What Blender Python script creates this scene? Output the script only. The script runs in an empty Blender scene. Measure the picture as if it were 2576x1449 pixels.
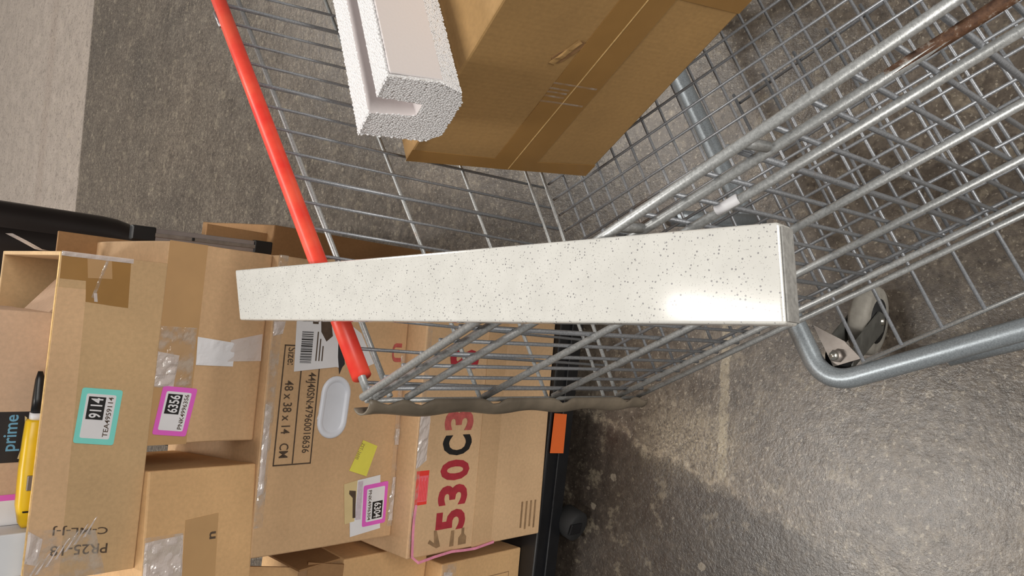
import bpy, bmesh, math, random
from mathutils import Vector, Matrix, Euler, noise

random.seed(7)
scn = bpy.context.scene
COL = scn.collection

# ------------------------------------------------------------------ camera
CAM_H = 1.45
cam_d = bpy.data.cameras.new('camera')
cam = bpy.data.objects.new('camera', cam_d)
COL.objects.link(cam)
cam_d.sensor_fit = 'HORIZONTAL'
cam_d.sensor_width = 36.0
cam_d.lens = 36.0 * 1950.0 / 2576.0
cam_d.clip_start = 0.01
R = ((0.142301, -0.989823, 0.0), (-0.721650, -0.103747, 0.684439), (-0.677474, -0.097396, -0.729070))
cm = Matrix.Identity(4)
for i in range(3):
    cm[i][0] = R[i][0]
    cm[i][1] = -R[i][1]
    cm[i][2] = -R[i][2]
cm[2][3] = CAM_H
cam.matrix_world = cm
scn.camera = cam

# ------------------------------------------------------------------ world, lamps, exposure
world = bpy.data.worlds.new('warehouse_air')
scn.world = world
world.use_nodes = True
bg = world.node_tree.nodes['Background']
bg.inputs[0].default_value = (1.0, 0.95, 0.89, 1)
bg.inputs[1].default_value = 0.15

def lamp(name, loc, sx, sy, power, rz=0.0, col=(1.0, 0.96, 0.90)):
    d = bpy.data.lights.new(name, 'AREA')
    d.shape = 'RECTANGLE'
    d.size = sx
    d.size_y = sy
    d.energy = power
    d.color = col
    o = bpy.data.objects.new(name, d)
    o.location = loc
    o.rotation_euler = (0, 0, rz)
    COL.objects.link(o)
    return o

lamp('ceiling_or_fill_lamp', (-1.15, 1.50, 4.5), 0.24, 1.2, 88)
lamp('ceiling_or_fill_lamp', (0.03, 1.85, 4.5), 0.10, 1.2, 11)
lamp('ceiling_or_fill_lamp', (1.6, 3.6, 4.5), 0.28, 1.2, 56)
lamp('ceiling_or_fill_lamp', (-1.2, 5.2, 4.5), 0.28, 1.2, 115)
lamp('ceiling_or_fill_lamp', (2.6, 6.8, 4.5), 0.28, 1.2, 110)
lamp('ceiling_or_fill_lamp', (1.9, -4.0, 3.1), 4.8, 0.8, 520)  # unseen wide fill lamp added behind the camera to brighten carton fronts

scn.view_settings.view_transform = 'Standard'
scn.view_settings.look = 'None'
scn.view_settings.exposure = 0.0
scn.view_settings.gamma = 1.0
scn.view_settings.use_curve_mapping = False

# ------------------------------------------------------------------ material helpers
def srgb(r, g, b):
    def f(c):
        c /= 255.0
        return c / 12.92 if c <= 0.04045 else ((c + 0.055) / 1.055) ** 2.4
    return (f(r), f(g), f(b), 1.0)

class NT:
    def __init__(self, name):
        self.m = bpy.data.materials.new(name)
        self.m.use_nodes = True
        self.t = self.m.node_tree
        self.b = self.t.nodes['Principled BSDF']
    def n(self, kind, **kw):
        nd = self.t.nodes.new(kind)
        for k, v in kw.items():
            setattr(nd, k, v)
        return nd
    def l(self, a, b):
        self.t.links.new(a, b)
    def coord(self, which='Object'):
        return self.n('ShaderNodeTexCoord').outputs[which]
    def noise(self, vec, scale, detail=4, rough=0.55):
        nd = self.n('ShaderNodeTexNoise')
        nd.inputs['Scale'].default_value = scale
        nd.inputs['Detail'].default_value = detail
        nd.inputs['Roughness'].default_value = rough
        self.l(vec, nd.inputs['Vector'])
        return nd.outputs['Fac']
    def ramp(self, fac, stops):
        r = self.n('ShaderNodeValToRGB')
        e = r.color_ramp.elements
        e[0].position, e[0].color = stops[0][0], stops[0][1]
        e[1].position, e[1].color = stops[-1][0], stops[-1][1]
        for p, c in stops[1:-1]:
            x = e.new(p)
            x.color = c
        self.l(fac, r.inputs[0])
        return r.outputs[0]
    def math(self, op, a, b=None, clamp=False):
        m = self.n('ShaderNodeMath', operation=op, use_clamp=clamp)
        for i, v in enumerate((a, b)):
            if v is None:
                continue
            if isinstance(v, (int, float)):
                m.inputs[i].default_value = v
            else:
                self.l(v, m.inputs[i])
        return m.outputs[0]
    def smooth(self, v, a, b):
        m = self.n('ShaderNodeMapRange', interpolation_type='SMOOTHSTEP')
        m.inputs['From Min'].default_value = a
        m.inputs['From Max'].default_value = b
        self.l(v, m.inputs['Value'])
        return m.outputs[0]
    def mix(self, fac, a, b, blend='MIX'):
        m = self.n('ShaderNodeMix', data_type='RGBA', blend_type=blend)
        for sock, v in ((m.inputs[0], fac), (m.inputs[6], a), (m.inputs[7], b)):
            if isinstance(v, (int, float)):
                sock.default_value = v
            elif isinstance(v, tuple):
                sock.default_value = v
            else:
                self.l(v, sock)
        return m.outputs[2]
    def bump(self, h, strength, dist=0.002):
        b = self.n('ShaderNodeBump')
        b.inputs['Strength'].default_value = strength
        b.inputs['Distance'].default_value = dist
        self.l(h, b.inputs['Height'])
        self.l(b.outputs[0], self.b.inputs['Normal'])
    def set(self, color=None, rough=None, metal=None, **kw):
        if color is not None:
            if isinstance(color, tuple):
                self.b.inputs['Base Color'].default_value = color
            else:
                self.l(color, self.b.inputs['Base Color'])
        if rough is not None:
            if isinstance(rough, (int, float)):
                self.b.inputs['Roughness'].default_value = rough
            else:
                self.l(rough, self.b.inputs['Roughness'])
        if metal is not None:
            self.b.inputs['Metallic'].default_value = metal
        for k, v in kw.items():
            self.b.inputs[k.replace('_', ' ')].default_value = v
        return self.m

def plain(name, rgb, rough=0.6, metal=0.0, vary=0.12, scale=30.0, **kw):
    t = NT(name)
    f = t.noise(t.coord(), scale)
    c = srgb(*rgb)
    lo = tuple(x * (1 - vary) for x in c[:3]) + (1,)
    hi = tuple(min(1, x * (1 + vary)) for x in c[:3]) + (1,)
    return t.set(t.ramp(f, [(0.3, lo), (0.7, hi)]), rough, metal, **kw)

def cardboard(name, rgb, vary=0.10):
    t = NT(name)
    co = t.coord()
    c = srgb(*rgb)
    lo = tuple(x * (1 - vary) for x in c[:3]) + (1,)
    hi = tuple(min(1, x * (1 + vary)) for x in c[:3]) + (1,)
    f1 = t.noise(co, 5.0, 3)
    f2 = t.noise(co, 160.0, 2)
    base = t.ramp(f1, [(0.3, lo), (0.7, hi)])
    fib = t.ramp(f2, [(0.3, (0.93, 0.93, 0.93, 1)), (0.7, (1.05, 1.05, 1.05, 1))])
    col = t.mix(1.0, base, fib, 'MULTIPLY')
    w = t.n('ShaderNodeTexWave', wave_type='BANDS', bands_direction='X')
    w.inputs['Scale'].default_value = 45.0
    w.inputs['Distortion'].default_value = 0.6
    t.l(co, w.inputs['Vector'])
    t.bump(t.math('ADD', t.math('MULTIPLY', w.outputs['Fac'], 0.12), f1), 0.15, 0.002)
    return t.set(col, 0.78)

M = {}
M['card'] = cardboard('cardboard_kraft', (206, 170, 130))
M['card_pale'] = cardboard('cardboard_pale', (216, 180, 140))
M['card_olive'] = cardboard('cardboard_olive', (200, 168, 126))
M['card_pink'] = cardboard('cardboard_rosy', (210, 178, 150))
M['card_orange'] = cardboard('cardboard_orange', (212, 172, 124))
M['card_cart'] = cardboard('cardboard_in_cart', (176, 139, 88))
M['card_edge'] = plain('cardboard_cut_edge', (226, 190, 130), 0.85, vary=0.2, scale=120)
M['card_dark'] = cardboard('cardboard_dark', (156, 118, 78))  # darker brown cardboard for back cartons and flaps
M['brown_tape'] = plain('brown_packing_tape', (164, 124, 70), 0.33, vary=0.08, scale=14)
M['kraft_tape'] = plain('kraft_tape', (190, 152, 106), 0.5, vary=0.06, scale=14)
M['white'] = plain('white_paper', (232, 232, 236), 0.55, vary=0.03)
M['black_ink'] = plain('black_ink', (28, 27, 28), 0.6, vary=0.1)
M['grey_ink'] = plain('faded_black_ink', (84, 68, 54), 0.7, vary=0.2, scale=90)
M['smudge'] = plain('smudged_ink', (150, 120, 88), 0.75, vary=0.25, scale=70)
M['red_ink'] = plain('dark_red_ink', (172, 48, 60), 0.65, vary=0.15, scale=60)
M['red_ink_pale'] = plain('worn_red_ink', (188, 92, 88), 0.65, vary=0.25, scale=90)
M['teal'] = plain('teal_sticker', (132, 226, 216), 0.5, vary=0.03)
M['pink'] = plain('pink_sticker', (232, 104, 206), 0.5, vary=0.04)
M['hotpink'] = plain('salmon_label', (246, 112, 124), 0.5, vary=0.08, scale=120)
M['redlabel'] = plain('red_label', (240, 66, 56), 0.5, vary=0.03)
M['yellow_paper'] = plain('yellow_label', (232, 224, 92), 0.55, vary=0.04)
M['tan_paper'] = plain('tan_label', (218, 196, 146), 0.55, vary=0.05)
M['lilac_paper'] = plain('lilac_print', (206, 194, 204), 0.6, vary=0.1, scale=200)
M['orange'] = plain('orange_sticker', (236, 112, 52), 0.5, vary=0.04)
M['blue_ink'] = plain('light_blue_ink', (112, 170, 204), 0.5)
M['navy'] = plain('black_printed_tape', (44, 42, 46), 0.4)
M['yellow'] = plain('yellow_plastic', (240, 196, 30), 0.35, vary=0.06)
M['black_plastic'] = plain('black_plastic', (22, 23, 26), 0.38, vary=0.2)
M['black_rubber'] = plain('black_rubber', (30, 30, 31), 0.75, vary=0.2)
M['black_pad'] = plain('black_vinyl', (26, 20, 20), 0.35, vary=0.2, scale=8)
M['grey_rubber'] = plain('worn_grey_rubber', (150, 146, 138), 0.7, vary=0.2, scale=60)
M['zinc_plate'] = plain('zinc_plate', (150, 142, 136), 0.45, 0.6, vary=0.15, scale=60)
M['fork_steel'] = plain('fork_steel', (98, 98, 94), 0.5, 0.2, vary=0.2, scale=60)
M['bolt'] = plain('bolt_steel', (190, 188, 180), 0.3, 0.9, vary=0.1, scale=200)
M['alu'] = plain('aluminium', (176, 170, 172), 0.35, 0.8, vary=0.1)
M['guard'] = plain('dirty_clear_plastic', (118, 108, 94), 0.45, vary=0.25, scale=30)
M['plastic_white'] = plain('white_plastic', (226, 230, 240), 0.35, vary=0.03)
M['pink_ribbon'] = plain('pink_ribbon', (236, 150, 178), 0.4, vary=0.15, scale=60)
def make_rust():
    t = NT('rusty_steel')
    f = t.noise(t.coord(), 120.0, 5, 0.7)
    return t.set(t.ramp(f, [(0.35, srgb(70, 46, 34)), (0.55, srgb(112, 80, 58)), (0.66, srgb(176, 166, 156))]), 0.6)
M['rust'] = make_rust()
M['weld'] = plain('pale_weld', (196, 176, 152), 0.6, vary=0.25, scale=160)
M['paper_white'] = plain('white_carton', (226, 230, 236), 0.6, vary=0.03)

def make_steel(name, rgb, rough):
    t = NT(name)
    co = t.coord()
    c = srgb(*rgb)
    f = t.noise(co, 420.0, 3, 0.7)
    g = t.noise(co, 14.0, 4)
    col = t.ramp(f, [(0.3, tuple(x * .72 for x in c[:3]) + (1,)), (0.7, tuple(min(1, x * 1.2) for x in c[:3]) + (1,))])
    rust = t.smooth(g, 0.66, 0.74)
    col = t.mix(t.math('MULTIPLY', rust, 0.45), col, srgb(140, 112, 82))
    t.bump(f, 0.25, 0.0006)
    return t.set(col, rough, 0.45)
M['steel'] = make_steel('galvanised_steel', (176, 178, 178), 0.40)
M['steel_wire'] = make_steel('galvanised_wire', (150, 153, 158), 0.40)
M['steel_tube'] = make_steel('painted_grey_tube', (158, 166, 172), 0.38)

def make_red():
    t = NT('red_plastic_sleeve')
    co = t.coord('Object')
    f = t.noise(co, 18.0, 4)
    col = t.ramp(f, [(0.35, srgb(236, 58, 48)), (0.65, srgb(244, 92, 68))])
    t.bump(f, 0.15, 0.001)
    return t.set(col, 0.38)
M['red'] = make_red()

def make_quartz():
    t = NT('speckled_white_quartz')
    co = t.coord('Object')
    v = t.n('ShaderNodeTexVoronoi')
    v.inputs['Scale'].default_value = 430.0
    t.l(co, v.inputs['Vector'])
    size = t.n('ShaderNodeSeparateColor')
    t.l(v.outputs['Color'], size.inputs[0])
    lim = t.math('MULTIPLY', t.smooth(size.outputs[0], 0.30, 1.0), 0.31)
    inside = t.math('LESS_THAN', v.outputs['Distance'], lim)
    v2 = t.n('ShaderNodeTexVoronoi')
    v2.inputs['Scale'].default_value = 900.0
    t.l(co, v2.inputs['Vector'])
    s2 = t.n('ShaderNodeSeparateColor')
    t.l(v2.outputs['Color'], s2.inputs[0])
    in2 = t.math('MULTIPLY', t.math('LESS_THAN', v2.outputs['Distance'], t.math('MULTIPLY', t.smooth(s2.outputs[0], 0.55, 1.0), 0.4)), 0.5)
    f = t.noise(co, 40.0, 3)
    base = t.ramp(f, [(0.3, srgb(206, 205, 200)), (0.7, srgb(215, 214, 209))])
    c1 = t.mix(in2, base, srgb(168, 166, 162))
    c2 = t.mix(t.math('MULTIPLY', inside, 0.85), c1, srgb(136, 134, 136))
    return t.set(c2, 0.12, Coat_Weight=0.3, Coat_Roughness=0.06)
M['quartz'] = make_quartz()
M['shaded'] = plain('quartz_end_painted_shade', (150, 149, 146), 0.7, vary=0.25, scale=260)  # shade on the slab's near end, put into the colour as grey

def make_foam():
    t = NT('expanded_foam_beads')
    co = t.coord('Object')
    v = t.n('ShaderNodeTexVoronoi')
    v.inputs['Scale'].default_value = 280.0
    t.l(co, v.inputs['Vector'])
    h = t.math('SUBTRACT', 1.0, v.outputs['Distance'])
    t.bump(h, 0.9, 0.0035)
    m = t.set((0.86, 0.86, 0.87, 1), 0.45)
    t.b.inputs['Subsurface Weight'].default_value = 0.25
    t.b.inputs['Subsurface Radius'].default_value = (0.004, 0.004, 0.004)
    return m
M['foam'] = make_foam()
M['foam_bead'] = plain('foam_bead', (236, 236, 238), 0.38, vary=0.02)
def make_foam_smooth():
    t = NT('expanded_foam_cut')
    co = t.coord('Object')
    v = t.n('ShaderNodeTexVoronoi')
    v.inputs['Scale'].default_value = 280.0
    t.l(co, v.inputs['Vector'])
    t.bump(v.outputs['Distance'], 0.12, 0.001)
    return t.set(srgb(226, 220, 220), 0.5)
M['foam_cut'] = make_foam_smooth()

def make_clear():
    t = NT('clear_packing_tape')
    co = t.coord('Object')
    f = t.noise(co, 45.0, 3)
    t.bump(f, 0.5, 0.004)
    a = t.smooth(f, 0.42, 0.66)
    m = t.set(srgb(214, 204, 192), 0.12)
    al = t.math('ADD', t.math('MULTIPLY', a, 0.42), 0.12)
    t.l(al, t.b.inputs['Alpha'])
    t.b.inputs['Specular IOR Level'].default_value = 1.0
    return m
M['clear'] = make_clear()
def make_glare():  # lamp glare on clear tape put in as whitish colour, also frosted tape
    t = NT('milky_tape_glare')
    co = t.coord('Object')
    f = t.noise(co, 60.0, 3)
    t.bump(f, 0.5, 0.004)
    m = t.set(srgb(232, 222, 218), 0.16)
    t.b.inputs['Alpha'].default_value = 0.75
    t.b.inputs['Specular IOR Level'].default_value = 1.0
    return m
M['milky_glare'] = make_glare()

def make_floor():
    t = NT('worn_concrete')
    g = t.n('ShaderNodeNewGeometry').outputs['Position']
    sx = t.n('ShaderNodeSeparateXYZ')
    t.l(g, sx.inputs[0])
    X, Y = sx.outputs[0], sx.outputs[1]
    big = t.noise(g, 1.6, 5, 0.6)
    mid = t.noise(g, 9.0, 6, 0.65)
    fine = t.noise(g, 55.0, 5, 0.7)
    grit = t.noise(g, 190.0, 3, 0.7)
    base = t.ramp(mid, [(0.28, srgb(74, 66, 59)), (0.5, srgb(96, 87, 78)), (0.74, srgb(120, 111, 99))])
    base = t.mix(0.55, base, t.ramp(fine, [(0.3, srgb(52, 46, 42)), (0.52, srgb(102, 93, 84)), (0.75, srgb(152, 141, 125))]))
    base = t.mix(1.0, base, t.ramp(big, [(0.3, (0.72, 0.72, 0.73, 1)), (0.7, (1.15, 1.13, 1.1, 1))]), 'MULTIPLY')
    # darker patch beside the dolly with its own edge
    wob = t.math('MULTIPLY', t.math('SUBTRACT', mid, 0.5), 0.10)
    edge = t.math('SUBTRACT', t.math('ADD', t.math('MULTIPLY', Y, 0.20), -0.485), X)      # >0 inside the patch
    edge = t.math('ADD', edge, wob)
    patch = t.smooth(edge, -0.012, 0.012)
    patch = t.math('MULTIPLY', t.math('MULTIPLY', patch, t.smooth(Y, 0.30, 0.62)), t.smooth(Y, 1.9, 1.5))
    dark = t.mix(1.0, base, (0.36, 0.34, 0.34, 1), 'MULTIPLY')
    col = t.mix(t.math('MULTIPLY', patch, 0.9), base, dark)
    # pale rim of the patch
    rim = t.math('SUBTRACT', 1.0, t.smooth(t.math('ABSOLUTE', t.math('ADD', edge, 0.012)), 0.002, 0.010))
    rim = t.math('MULTIPLY', rim, t.smooth(Y, 0.55, 0.75))
    rim = t.math('MULTIPLY', rim, t.smooth(Y, 1.15, 1.05))
    rim = t.math('MULTIPLY', rim, t.smooth(fine, 0.40, 0.60))
    col = t.mix(t.math('MULTIPLY', rim, 0.4), col, srgb(170, 156, 134))
    # worn pale scuffs next to the patch
    sc = t.math('MULTIPLY', t.smooth(X, -0.37, -0.27), t.smooth(X, -0.14, -0.26))
    sc = t.math('MULTIPLY', sc, t.math('MULTIPLY', t.smooth(Y, 0.66, 0.74), t.smooth(Y, 0.95, 0.84)))
    sc = t.math('MULTIPLY', sc, t.smooth(grit, 0.35, 0.62))
    col = t.mix(t.math('MULTIPLY', sc, 0.42), col, srgb(190, 176, 150))
    # pale taped line
    ln = t.math('ABSOLUTE', t.math('SUBTRACT', Y, t.math('ADD', t.math('MULTIPLY', X, 0.115), 0.7555)))
    ln = t.math('SUBTRACT', 1.0, t.smooth(t.math('ADD', ln, t.math('MULTIPLY', t.math('SUBTRACT', fine, 0.5), 0.02)), 0.008, 0.0115))
    ln = t.math('MULTIPLY', t.math('MULTIPLY', ln, t.smooth(X, -0.33, -0.30)), t.smooth(X, 0.04, -0.02))
    ln = t.math('MULTIPLY', ln, t.smooth(grit, 0.30, 0.45))
    col = t.mix(t.math('MULTIPLY', ln, 0.5), col, srgb(178, 166, 142))
    # blotches, chips
    v = t.n('ShaderNodeTexVoronoi')
    v.inputs['Scale'].default_value = 26.0
    t.l(g, v.inputs['Vector'])
    vs = t.n('ShaderNodeSeparateColor')
    t.l(v.outputs['Color'], vs.inputs[0])
    chip = t.math('LESS_THAN', t.math('ADD', v.outputs['Distance'], t.math('MULTIPLY', t.math('SUBTRACT', fine, 0.5), 0.5)), t.math('MULTIPLY', t.smooth(vs.outputs[0], 0.80, 1.0), 0.22))
    col = t.mix(t.math('MULTIPLY', chip, 0.28), col, srgb(196, 184, 164))
    chip2 = t.math('LESS_THAN', t.math('ADD', v.outputs['Distance'], t.math('MULTIPLY', t.math('SUBTRACT', fine, 0.5), 0.5)), t.math('MULTIPLY', t.smooth(vs.outputs[1], 0.75, 1.0), 0.26))
    col = t.mix(t.math('MULTIPLY', chip2, 0.4), col, srgb(62, 54, 50))
    # newer pale slab beyond a straight joint, far from the camera
    fe = t.math('SUBTRACT', Y, t.math('ADD', t.math('MULTIPLY', X, 0.156), 4.70))
    far = t.smooth(fe, 0.0, 0.03)
    pale = t.ramp(mid, [(0.3, srgb(152, 141, 132)), (0.7, srgb(170, 158, 148))])
    seam = t.math('SUBTRACT', 1.0, t.smooth(t.math('ABSOLUTE', t.math('SUBTRACT', fe, 0.72)), 0.03, 0.10))
    pale = t.mix(t.math('MULTIPLY', seam, 0.5), pale, srgb(150, 136, 126))
    col = t.mix(far, col, pale)
    h = t.math('ADD', t.math('MULTIPLY', fine, 0.8), t.math('MULTIPLY', grit, 0.5))
    pv = t.n('ShaderNodeTexVoronoi', feature='SMOOTH_F1')
    pv.inputs['Scale'].default_value = 105.0
    pw = t.n('ShaderNodeVectorMath', operation='MULTIPLY_ADD')
    nz = t.n('ShaderNodeTexNoise')
    nz.inputs['Scale'].default_value = 40.0
    t.l(g, nz.inputs['Vector'])
    t.l(nz.outputs['Color'], pw.inputs[0])
    pw.inputs[1].default_value = (0.02, 0.02, 0.02)
    t.l(g, pw.inputs[2])
    t.l(pw.outputs[0], pv.inputs['Vector'])
    pit = t.math('MULTIPLY', pv.outputs['Distance'], t.math('MULTIPLY', t.smooth(mid, 0.40, 0.62), 0.40))
    h = t.math('ADD', h, pit)
    t.bump(h, 0.22, 0.004)
    t.b.inputs['Specular IOR Level'].default_value = 0.55
    speck = t.smooth(t.noise(g, 130.0, 2), 0.60, 0.68)
    speck = t.math('MULTIPLY', speck, t.math('SUBTRACT', 1.0, t.math('MULTIPLY', patch, 0.75)))
    col = t.mix(t.math('MULTIPLY', speck, 0.34), col, srgb(198, 188, 170))
    blot = t.smooth(t.noise(g, 24.0, 6, 0.7), 0.52, 0.64)
    col = t.mix(t.math('MULTIPLY', blot, 0.30), col, srgb(58, 48, 42))
    blot2 = t.smooth(t.noise(g, 17.0, 6, 0.7), 0.55, 0.66)
    col = t.mix(t.math('MULTIPLY', blot2, 0.26), col, srgb(176, 164, 142))
    speck2 = t.smooth(t.noise(g, 75.0, 3), 0.57, 0.66)
    col = t.mix(t.math('MULTIPLY', speck2, 0.45), col, srgb(52, 46, 42))
    rough = t.ramp(mid, [(0.3, (0.26, 0.26, 0.26, 1)), (0.7, (0.36, 0.36, 0.36, 1))])
    return t.set(col, rough)
M['floor'] = make_floor()

# ------------------------------------------------------------------ mesh helpers
def mesh_obj(name, bm, mat, parent=None, smooth=False):
    me = bpy.data.meshes.new(name)
    bm.normal_update()
    bm.to_mesh(me)
    bm.free()
    me.materials.append(M[mat] if isinstance(mat, str) else mat)
    if smooth:
        for p in me.polygons:
            p.use_smooth = True
    o = bpy.data.objects.new(name, me)
    COL.objects.link(o)
    if parent is not None:
        o.parent = parent
    return o

def thing(name, label, cat, loc=(0, 0, 0), rz=0.0, group=None, rot=None):
    o = bpy.data.objects.new(name, None)
    o.empty_display_size = 0.05
    o.location = loc
    o.rotation_euler = rot if rot is not None else (0, 0, rz)
    COL.objects.link(o)
    return tag(o, label, cat, group)

def tag(o, label, cat, group=None):
    o['label'] = label
    o['category'] = cat
    if group:
        o['group'] = group
    return o

def bm_tube(pts, r, seg=8, cap=True, bm=None):
    bm = bm or bmesh.new()
    pts = [Vector(p) for p in pts]
    rings = []
    prev_n = None
    for i, p in enumerate(pts):
        if i == 0:
            t = pts[1] - p
        elif i == len(pts) - 1:
            t = p - pts[i - 1]
        else:
            t = (pts[i + 1] - p).normalized() + (p - pts[i - 1]).normalized()
        t.normalize()
        if prev_n is None:
            a = Vector((0, 0, 1)) if abs(t.z) < 0.9 else Vector((1, 0, 0))
            nrm = t.cross(a).normalized()
        else:
            nrm = (prev_n - t * prev_n.dot(t)).normalized()
        prev_n = nrm
        b = t.cross(nrm)
        rr = r[i] if isinstance(r, (list, tuple)) else r
        rings.append([bm.verts.new(p + (nrm * math.cos(2 * math.pi * k / seg) + b * math.sin(2 * math.pi * k / seg)) * rr) for k in range(seg)])
    for i in range(len(rings) - 1):
        for k in range(seg):
            bm.faces.new((rings[i][k], rings[i][(k + 1) % seg], rings[i + 1][(k + 1) % seg], rings[i + 1][k]))
    if cap:
        bm.faces.new(list(reversed(rings[0])))
        bm.faces.new(rings[-1])
    return bm

def tube(name, pts, r, mat, parent, seg=8):
    return mesh_obj(name, bm_tube(pts, r, seg), mat, parent, True)

def bm_box(x0, x1, y0, y1, z0, z1, bev=0.0, seg=2):
    bm = bmesh.new()
    bmesh.ops.create_cube(bm, size=1.0)
    for v in bm.verts:
        v.co = Vector((x0 + (v.co.x + .5) * (x1 - x0), y0 + (v.co.y + .5) * (y1 - y0), z0 + (v.co.z + .5) * (z1 - z0)))
    if bev > 0:
        bmesh.ops.bevel(bm, geom=bm.edges[:], offset=bev, segments=seg, affect='EDGES', profile=0.5)
    return bm

def bm_prism(poly, y0, y1):
    """poly of (a,b) on the local front face (x,z), between y0 (front) and y1."""
    bm = bmesh.new()
    f = [bm.verts.new((a, y0, b)) for a, b in poly]
    k = [bm.verts.new((a, y1, b)) for a, b in poly]
    n = len(poly)
    bm.faces.new(f)
    bm.faces.new(list(reversed(k)))
    for i in range(n):
        bm.faces.new((f[i], k[i], k[(i + 1) % n], f[(i + 1) % n]))
    bmesh.ops.recalc_face_normals(bm, faces=bm.faces[:])
    return bm

def round_poly(poly, rad, seg=4):
    out = []
    n = len(poly)
    for i in range(n):
        p = Vector(poly[i]); a = Vector(poly[i - 1]); b = Vector(poly[(i + 1) % n])
        da = (a - p).normalized(); db = (b - p).normalized()
        s = p + da * rad; e = p + db * rad
        for k in range(seg + 1):
            t = k / seg
            q = s * (1 - t) ** 2 + p * 2 * t * (1 - t) + e * t * t
            out.append((q.x, q.y))
    return out

def decal(name, poly, mat, parent, layer=1, rad=0.0, label=None, y=0.0):
    if rad:
        poly = round_poly(poly, rad)
    e = 0.00045 * layer
    o = mesh_obj(name, bm_prism(poly, y - e, y - e + 0.0004), mat, parent)
    if label:
        o['label'] = label
    return o

def bilerp(q, s, t):
    """q = TL, TR, BR, BL ; s along TL->TR, t along TL->BL"""
    a = Vector(q[0]).lerp(Vector(q[1]), s)
    b = Vector(q[3]).lerp(Vector(q[2]), s)
    return a.lerp(b, t)

def text_on_quad(name, s, quad, mat, parent, layer=3, bold=0.0, y=0.0, aspect_fill=True):
    """quad = start-bottom, end-bottom, end-top, start-top of the lettering, in face coordinates"""
    cu = bpy.data.curves.new(name, 'FONT')
    cu.body = s
    cu.size = 1.0
    cu.resolution_u = 3
    cu.offset = bold
    tmp = bpy.data.objects.new(name + '_tmp', cu)
    COL.objects.link(tmp)
    dg = bpy.context.evaluated_depsgraph_get()
    me = bpy.data.meshes.new_from_object(tmp.evaluated_get(dg))
    bpy.data.objects.remove(tmp)
    xs = [v.co.x for v in me.vertices]; ys = [v.co.y for v in me.vertices]
    x0, x1, y0, y1 = min(xs), max(xs), min(ys), max(ys)
    e = 0.00045 * layer
    for v in me.vertices:
        u = (v.co.x - x0) / (x1 - x0); w = (v.co.y - y0) / (y1 - y0)
        a = Vector(quad[0]).lerp(Vector(quad[1]), u)
        b = Vector(quad[3]).lerp(Vector(quad[2]), u)
        q = a.lerp(b, w)
        v.co = (q.x, y - e, q.y)
    me.name = name
    me.materials.clear()
    me.materials.append(M[mat])
    o = bpy.data.objects.new(name, me)
    COL.objects.link(o)
    o.parent = parent
    return o

def crinkle(name, poly_fn, nu, nv, mat, parent, amp=0.004, y=0.0, seed=0, lift=0.001):
    """wrinkled tape sheet; poly_fn(u,v)->(a,b)"""
    bm = bmesh.new()
    g = []
    for i in range(nu + 1):
        row = []
        for j in range(nv + 1):
            a, b = poly_fn(i / nu, j / nv)
            edge = min(i, nu - i, j, nv - j)
            h = lift + amp * abs(noise.noise(Vector((a * 60 + seed, b * 60, seed * 1.7)))) * (0.4 if edge == 0 else 1.0)
            row.append(bm.verts.new((a, y - h, b)))
        g.append(row)
    for i in range(nu):
        for j in range(nv):
            bm.faces.new((g[i][j], g[i + 1][j], g[i + 1][j + 1], g[i][j + 1]))
    return mesh_obj(name, bm, mat, parent, False)

def quad_fn(q):
    return lambda u, v: tuple(bilerp(q, u, v))

# ------------------------------------------------------------------ floor
bm = bmesh.new()
bmesh.ops.create_grid(bm, x_segments=2, y_segments=2, size=11.0)
fl = mesh_obj('floor', bm, 'floor')
fl.location = (0, 4, 0)
fl['kind'] = 'structure'

# ------------------------------------------------------------------ cartons
STACK = 'cartons piled on the black dolly'
def carton_body(name, w, d, h, mat, parent, bulge=0.002, bev=0.003, seed=1):
    bm = bm_box(0, w, 0, d, 0, h, bev, 2)
    bmesh.ops.subdivide_edges(bm, edges=[e for e in bm.edges if e.calc_length() > 0.05], cuts=5, use_grid_fill=True)
    for v in bm.verts:
        c = v.co
        # soft dents only, along the outward direction, never outwards past the face
        k = noise.noise(c * 9 + Vector((seed * 3.1, seed, 0)))
        dv = abs(k) * bulge
        if c.y < 0.002: c.y += dv
        if c.x < 0.002: c.x += dv
        if c.x > w - 0.002: c.x -= dv
    return mesh_obj(name, bm, mat, parent, False)

def seam(parent, w, h, b, mat='card_dark', y=0.0):
    return decal('flap_seam', [(0.004, b - 0.0012), (w - 0.004, b - 0.0012), (w - 0.004, b + 0.0012), (0.004, b + 0.0012)], mat, parent, 1, y=y)

RAD = math.radians
# A: large printed carton standing on the dolly
A = thing('cardboard_box', 'kraft carton printed 530C3 in dark red, standing on the black dolly', 'box', (-.520, 1.056, .13), RAD(4.57), STACK)
carton_body('body', .555, .38, .370, 'card_pale', A, seed=1)
TB, TT, T0, TP = 0.2295, 0.306, 0.0415, 0.0478
for i, ch in enumerate('530C3'):
    x0 = T0 + i * TP
    o = text_on_quad('print', ch, [(x0, TB), (x0 + .0395, TB), (x0 + .0395, TT), (x0, TT)], 'black_ink' if ch == 'C' else ('red_ink' if i < 4 else 'red_ink_pale'), A, 1, bold=0.035)
    o['label'] = 'printed character %s' % ch
text_on_quad('print', 'S', [(.352, TB), (.39, TB), (.39, TT), (.352, TT)], 'red_ink', A, 1, bold=0.035)
q = [(.0980, .3635), (.1610, .3644), (.1610, .3343), (.0984, .3345)]
decal('label_sticker', q, 'redlabel', A, 1, label='red label with fine print')
decal('label_print', [(.104, .357), (.152, .3575), (.152, .3355), (.104, .3355)], 'hotpink', A, 2)
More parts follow.
